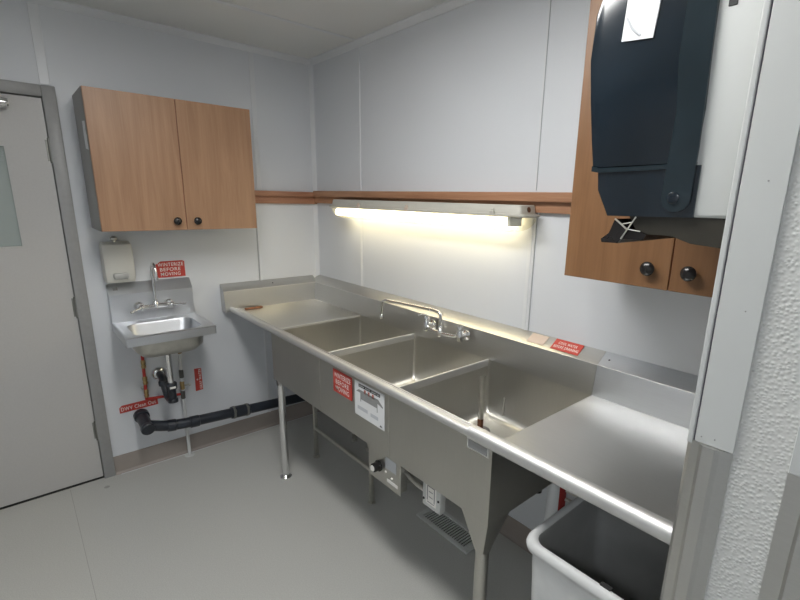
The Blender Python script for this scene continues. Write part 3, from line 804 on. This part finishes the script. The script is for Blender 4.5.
# ---------------------------------------------------------------- bin
BZ = .68
bn = thing('waste_bin', (2.545, -.38, 0), 'white rectangular plastic bin under the right drainboard', 'bin')
X0, X1, Y0, Y1 = 2.340, 2.752, -.672, -.215
def bl(ins, r, z): return [(p[0], p[1], z) for p in rrect(X0 + ins, X1 - ins, Y0 + ins, Y1 - ins, r, 6)]
b = B()
loft(b, [bl(.045, .03, .003), bl(.042, .035, .01), bl(.016, .045, BZ - .055), bl(.014, .045, BZ - .035), bl(.002, .05, BZ - .030), bl(0, .05, BZ - .018), bl(.003, .05, BZ - .006), bl(.010, .048, BZ),
         bl(.020, .044, BZ - .001), bl(.027, .04, BZ - .008)], True, False)
finish(b, 'bin_shell', M['bin'], bn, True, angle=70)
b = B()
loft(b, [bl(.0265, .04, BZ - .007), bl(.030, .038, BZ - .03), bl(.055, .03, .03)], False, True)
finish(b, 'bin_interior', M['bin_in'], bn, True, angle=60, label='inside of the bin, its shade put into the grey')
b = B(); box(b, 2.575, 2.603, -.656, -.640, BZ - .012, BZ + .0015, .001, 1); finish(b, 'rim_notch', M['ink'], bn)

# ---------------------------------------------------------------- fluorescent fixture under the ledge
lf = thing('strip_light', (1.15, -.09, 1.48), 'lit fluorescent strip light mounted under the timber ledge', 'light')
LX0, LX1 = .402, 1.872
b = B()
sec = lambda ins, z, dy=0: [(p[0], p[1], z) for p in rrect(LX0 + ins, LX1 - ins, -.128 + dy, -.020, .012, 3)]
loft(b, [sec(.030, 1.592, .008), sec(.026, 1.589, .005), sec(.020, 1.560, .002), sec(.018, 1.555)], True, True)
finish(b, 'housing', M['housing'], lf, True)
b = B(); loft(b, [sec(0, 1.556, -.004), sec(-.002, 1.554, -.006), sec(-.002, 1.547, -.006), sec(.002, 1.544, -.003)], True, True); finish(b, 'flange', M['housing'], lf, True)
b = B(); N = 8
L = []
for k in range(N + 1):
    t = k / N * PI / 2
    ins = .010 + .080 * (1 - math.cos(t)); dz = .060 * math.sin(t)
    iy = .004 + .030 * (1 - math.cos(t))
    L.append([(p[0], p[1], 1.544 - dz) for p in rrect(LX0 + ins, LX1 - ins, -.128 + iy, -.020 - iy, .010, 3)])
loft(b, L, False, True); finish(b, 'lens', M['lens'], lf, True, angle=70)
for yy in (-.098, -.052):
    b = B(); tube(b, [(LX0 + .050, yy, 1.519), (LX1 - .095, yy, 1.519)], .021, 16, 0); tb = finish(b, 'lamp_tube', M['tube'], lf, True)
b = B(); box(b, LX1 - .094, LX1 - .078, -.115, -.035, 1.505, 1.543, .003); finish(b, 'lamp_holder', M['white_pl'], lf)
for x in (.71, 1.14, 1.70):
    b = B(); box(b, x, x + .024, -.136, -.127, 1.545, 1.566, .002); box(b, x + .006, x + .018, -.134, -.125, 1.566, 1.576, .002); finish(b, 'lens_clip', M['faded'] if x < 1.5 else M['housing'], lf)
b = B(); lathe(b, [(.011, 0), (.011, .002)], (LX1 - .0235, -.070, 1.574), (1, 0, .2), 18); finish(b, 'conduit_hole', M['rust'], lf, True)

# ---------------------------------------------------------------- paper towel dispenser
pt = thing('towel_dispenser', (2.62, -.61, 1.53), 'large smoked dark paper towel dispenser on left face of the partition', 'towel dispenser')
YN, YR = -.755, -.45
b = B(); box(b, 2.640, XP - .0005, YN + .003, YR - .003, 1.586, 1.99, .006, 3)
wh = finish(b, 'back_housing', M['white_pl'], pt, True, label='white plastic back housing')
b = B()
outl = [(2.500, 2.003), (2.484, 1.985), (2.470, 1.945), (2.468, 1.87), (2.476, 1.80), (2.487, 1.725), (2.494, 1.673), (2.680, 1.675), (2.683, 1.76), (2.680, 1.84), (2.677, 2.003)]
prism(b, outl, 'y', YN - .002, YR + .002)
bmesh.ops.bevel(b, geom=[e for e in b.edges if abs(e.verts[0].co.y - e.verts[1].co.y) < 1e-6], offset=.004, segments=2, profile=.5, affect='EDGES')
cv = finish(b, 'front_cover', M['smoke'], pt, True, angle=30, label='smoked dark translucent cover')
b = B()
prism(b, [(2.502, 1.668), (2.507, 1.664), (2.511, 1.631), (2.536, 1.583), (2.690, 1.586), (2.690, 1.672)], 'y', YN - .001, YR + .001)
finish(b, 'lower_cover', M['smoke'], pt, True, angle=30)
b = B(); prism(b, [(2.494, 1.6765), (2.494, 1.6665), (2.510, 1.6635), (2.62, 1.666), (2.683, 1.670), (2.683, 1.677), (2.62, 1.674), (2.51, 1.672)], 'y', YN - .004, YR + .004); finish(b, 'seam_lip', M['smoke2'], pt)
# curved arm on the side
arm = [(2.676, 1.99), (2.681, 1.84), (2.684, 1.70), (2.683, 1.64)]
cx_, cz_, rr_ = 2.659, 1.618, .024
arm += [(cx_ + rr_ * math.cos(t), cz_ + rr_ * math.sin(t)) for t in [math.radians(0 - k * 18) for k in range(11)]]
arm += [(2.638, 1.70), (2.640, 1.76), (2.632, 1.84), (2.634, 1.99)]
b = B(); prism(b, arm, 'y', YN - .0055, YN - .001); ar = finish(b, 'side_arm', M['smoke2'], pt, True, angle=30)
b = B(); lathe(b, [(.010, 0), (.010, .002), (.007, .0035)], (cx_ - .004, YN - .0055, cz_ + .0), (0, -1, 0), 16); finish(b, 'hinge_button', M['smoke'], ar, True)
b = B(); prism(b, [(2.527, 1.889), (2.583, 1.884), (2.590, 1.955), (2.531, 1.965)], 'y', YN - .0045, YN - .001); wn = finish(b, 'white_patch', M['paper'], cv, label='white four-sided patch on the cover side')  # plain white patch, a grey curve laid on it below
b = B(); tube(b, [(2.533, YN - .0045, 1.925), (2.545, YN - .0045, 1.905), (2.560, YN - .0045, 1.893)], .0022, 8, .008); finish(b, 'grey_curve', M['paleink'], wn, True)
b = B(); prism(b, [(2.566, 1.60), (2.700, 1.60), (2.752, 1.60), (2.752, 1.536), (2.69, 1.541), (2.655, 1.552), (2.615, 1.552), (2.59, 1.560), (2.575, 1.585)], 'y', YN + .008, YR - .008)
finish(b, 'lower_tray', M['smoke3'], pt, True, angle=30)
b = B(); prism(b, [(2.553, 1.578), (2.580, 1.557), (2.563, 1.532), (2.530, 1.5315), (2.528, 1.538), (2.543, 1.550)], 'y', YN - .001, YR + .001); lv = finish(b, 'push_bar', M['black'], pt, True, angle=30)
b = B(); prism(b, [(2.572, 1.541), (2.610, 1.541), (2.615, 1.552), (2.58, 1.56)], 'y', YN + .0, YR - .0); finish(b, 'tear_bar', M['black'], pt)
b = B(); tube(b, [(2.554, YN - .004, 1.578), (2.579, YN - .004, 1.560)], .0018, 8, 0); tube(b, [(2.594, YN - .004, 1.583), (2.570, YN - .004, 1.541)], .0015, 8, 0)
tube(b, [(2.579, YN - .004, 1.560), (2.605, YN - .004, 1.557)], .001, 8, 0); tube(b, [(2.566, YN - .004, 1.568), (2.588, YN - .004, 1.573)], .001, 8, 0)
finish(b, 'clear_linkage', M['dull'], pt, True)
b = B(); box(b, 2.692, 2.705, YN + .0015, YN + .0035, 1.905, 1.965, .001, 1); finish(b, 'key_slot', M['ink'], wh)
b = B(); lathe(b, [(.010, 0), (.009, .002), (.004, .002)], (2.707, YN + .004, 1.918), (0, -1, 0), 18); 
b.free()

# ---------------------------------------------------------------- ceiling lamp and an added fill lamp, out of frame
def ceiling_lamp(x, y, lab, m='lamp'):
    t = thing('ceiling_light', (x, y, ZC - .06), lab, 'light', 'ceiling lights')
    b = B(); box(b, x - .62, x + .62, y - .16, y + .16, ZC - .06, ZC, .004, 1); finish(b, 'lamp_body', M['white_pl'], t)
    b = B(); box(b, x - .60, x + .60, y - .14, y + .14, ZC - .072, ZC - .0605, .004, 1); finish(b, 'diffuser', M[m], t)
ceiling_lamp(1.9, -1.15, 'ceiling light in front of the long sink, out of frame')
ceiling_lamp(3.6, -2.75, 'added fill light under the ceiling at right, out of frame', 'fill_lamp')  # second lamp is invented, put in as cool fill

# ---------------------------------------------------------------- world, camera
w = bpy.data.worlds.new('world'); scene.world = w; w.use_nodes = True
w.node_tree.nodes['Background'].inputs['Color'].default_value = (.92, .95, .90, 1)
w.node_tree.nodes['Background'].inputs['Strength'].default_value = .5

C = Vector((2.9911, -1.6344, 1.6064)); f = 463.3648; sx, sy = 26.7053, 14.8518
yaw, pit, rol = map(math.radians, (47.9633, -14.024, 1.3366))
Fv = Vector((-math.sin(yaw) * math.cos(pit), math.cos(yaw) * math.cos(pit), math.sin(pit)))
Rv = Fv.cross(Vector((0, 0, 1))).normalized(); Uv = Rv.cross(Fv)
R2 = Rv * math.cos(rol) + Uv * math.sin(rol); U2 = -Rv * math.sin(rol) + Uv * math.cos(rol)
cam = bpy.data.cameras.new('camera'); co = bpy.data.objects.new('camera', cam); COL.objects.link(co)
m = Matrix((R2, U2, -Fv)).transposed().to_4x4(); m.translation = C; co.matrix_world = m
cam.sensor_fit = 'HORIZONTAL'; cam.sensor_width = 36; cam.lens = f * 36 / 800
cam.shift_x = -sx / 800; cam.shift_y = sy / 800
cam.clip_start = .05
scene.camera = co
vs = scene.view_settings
vs.view_transform = 'Standard'; vs.look = 'None'; vs.gamma = 1; vs.use_curve_mapping = False
vs.exposure = 0.25
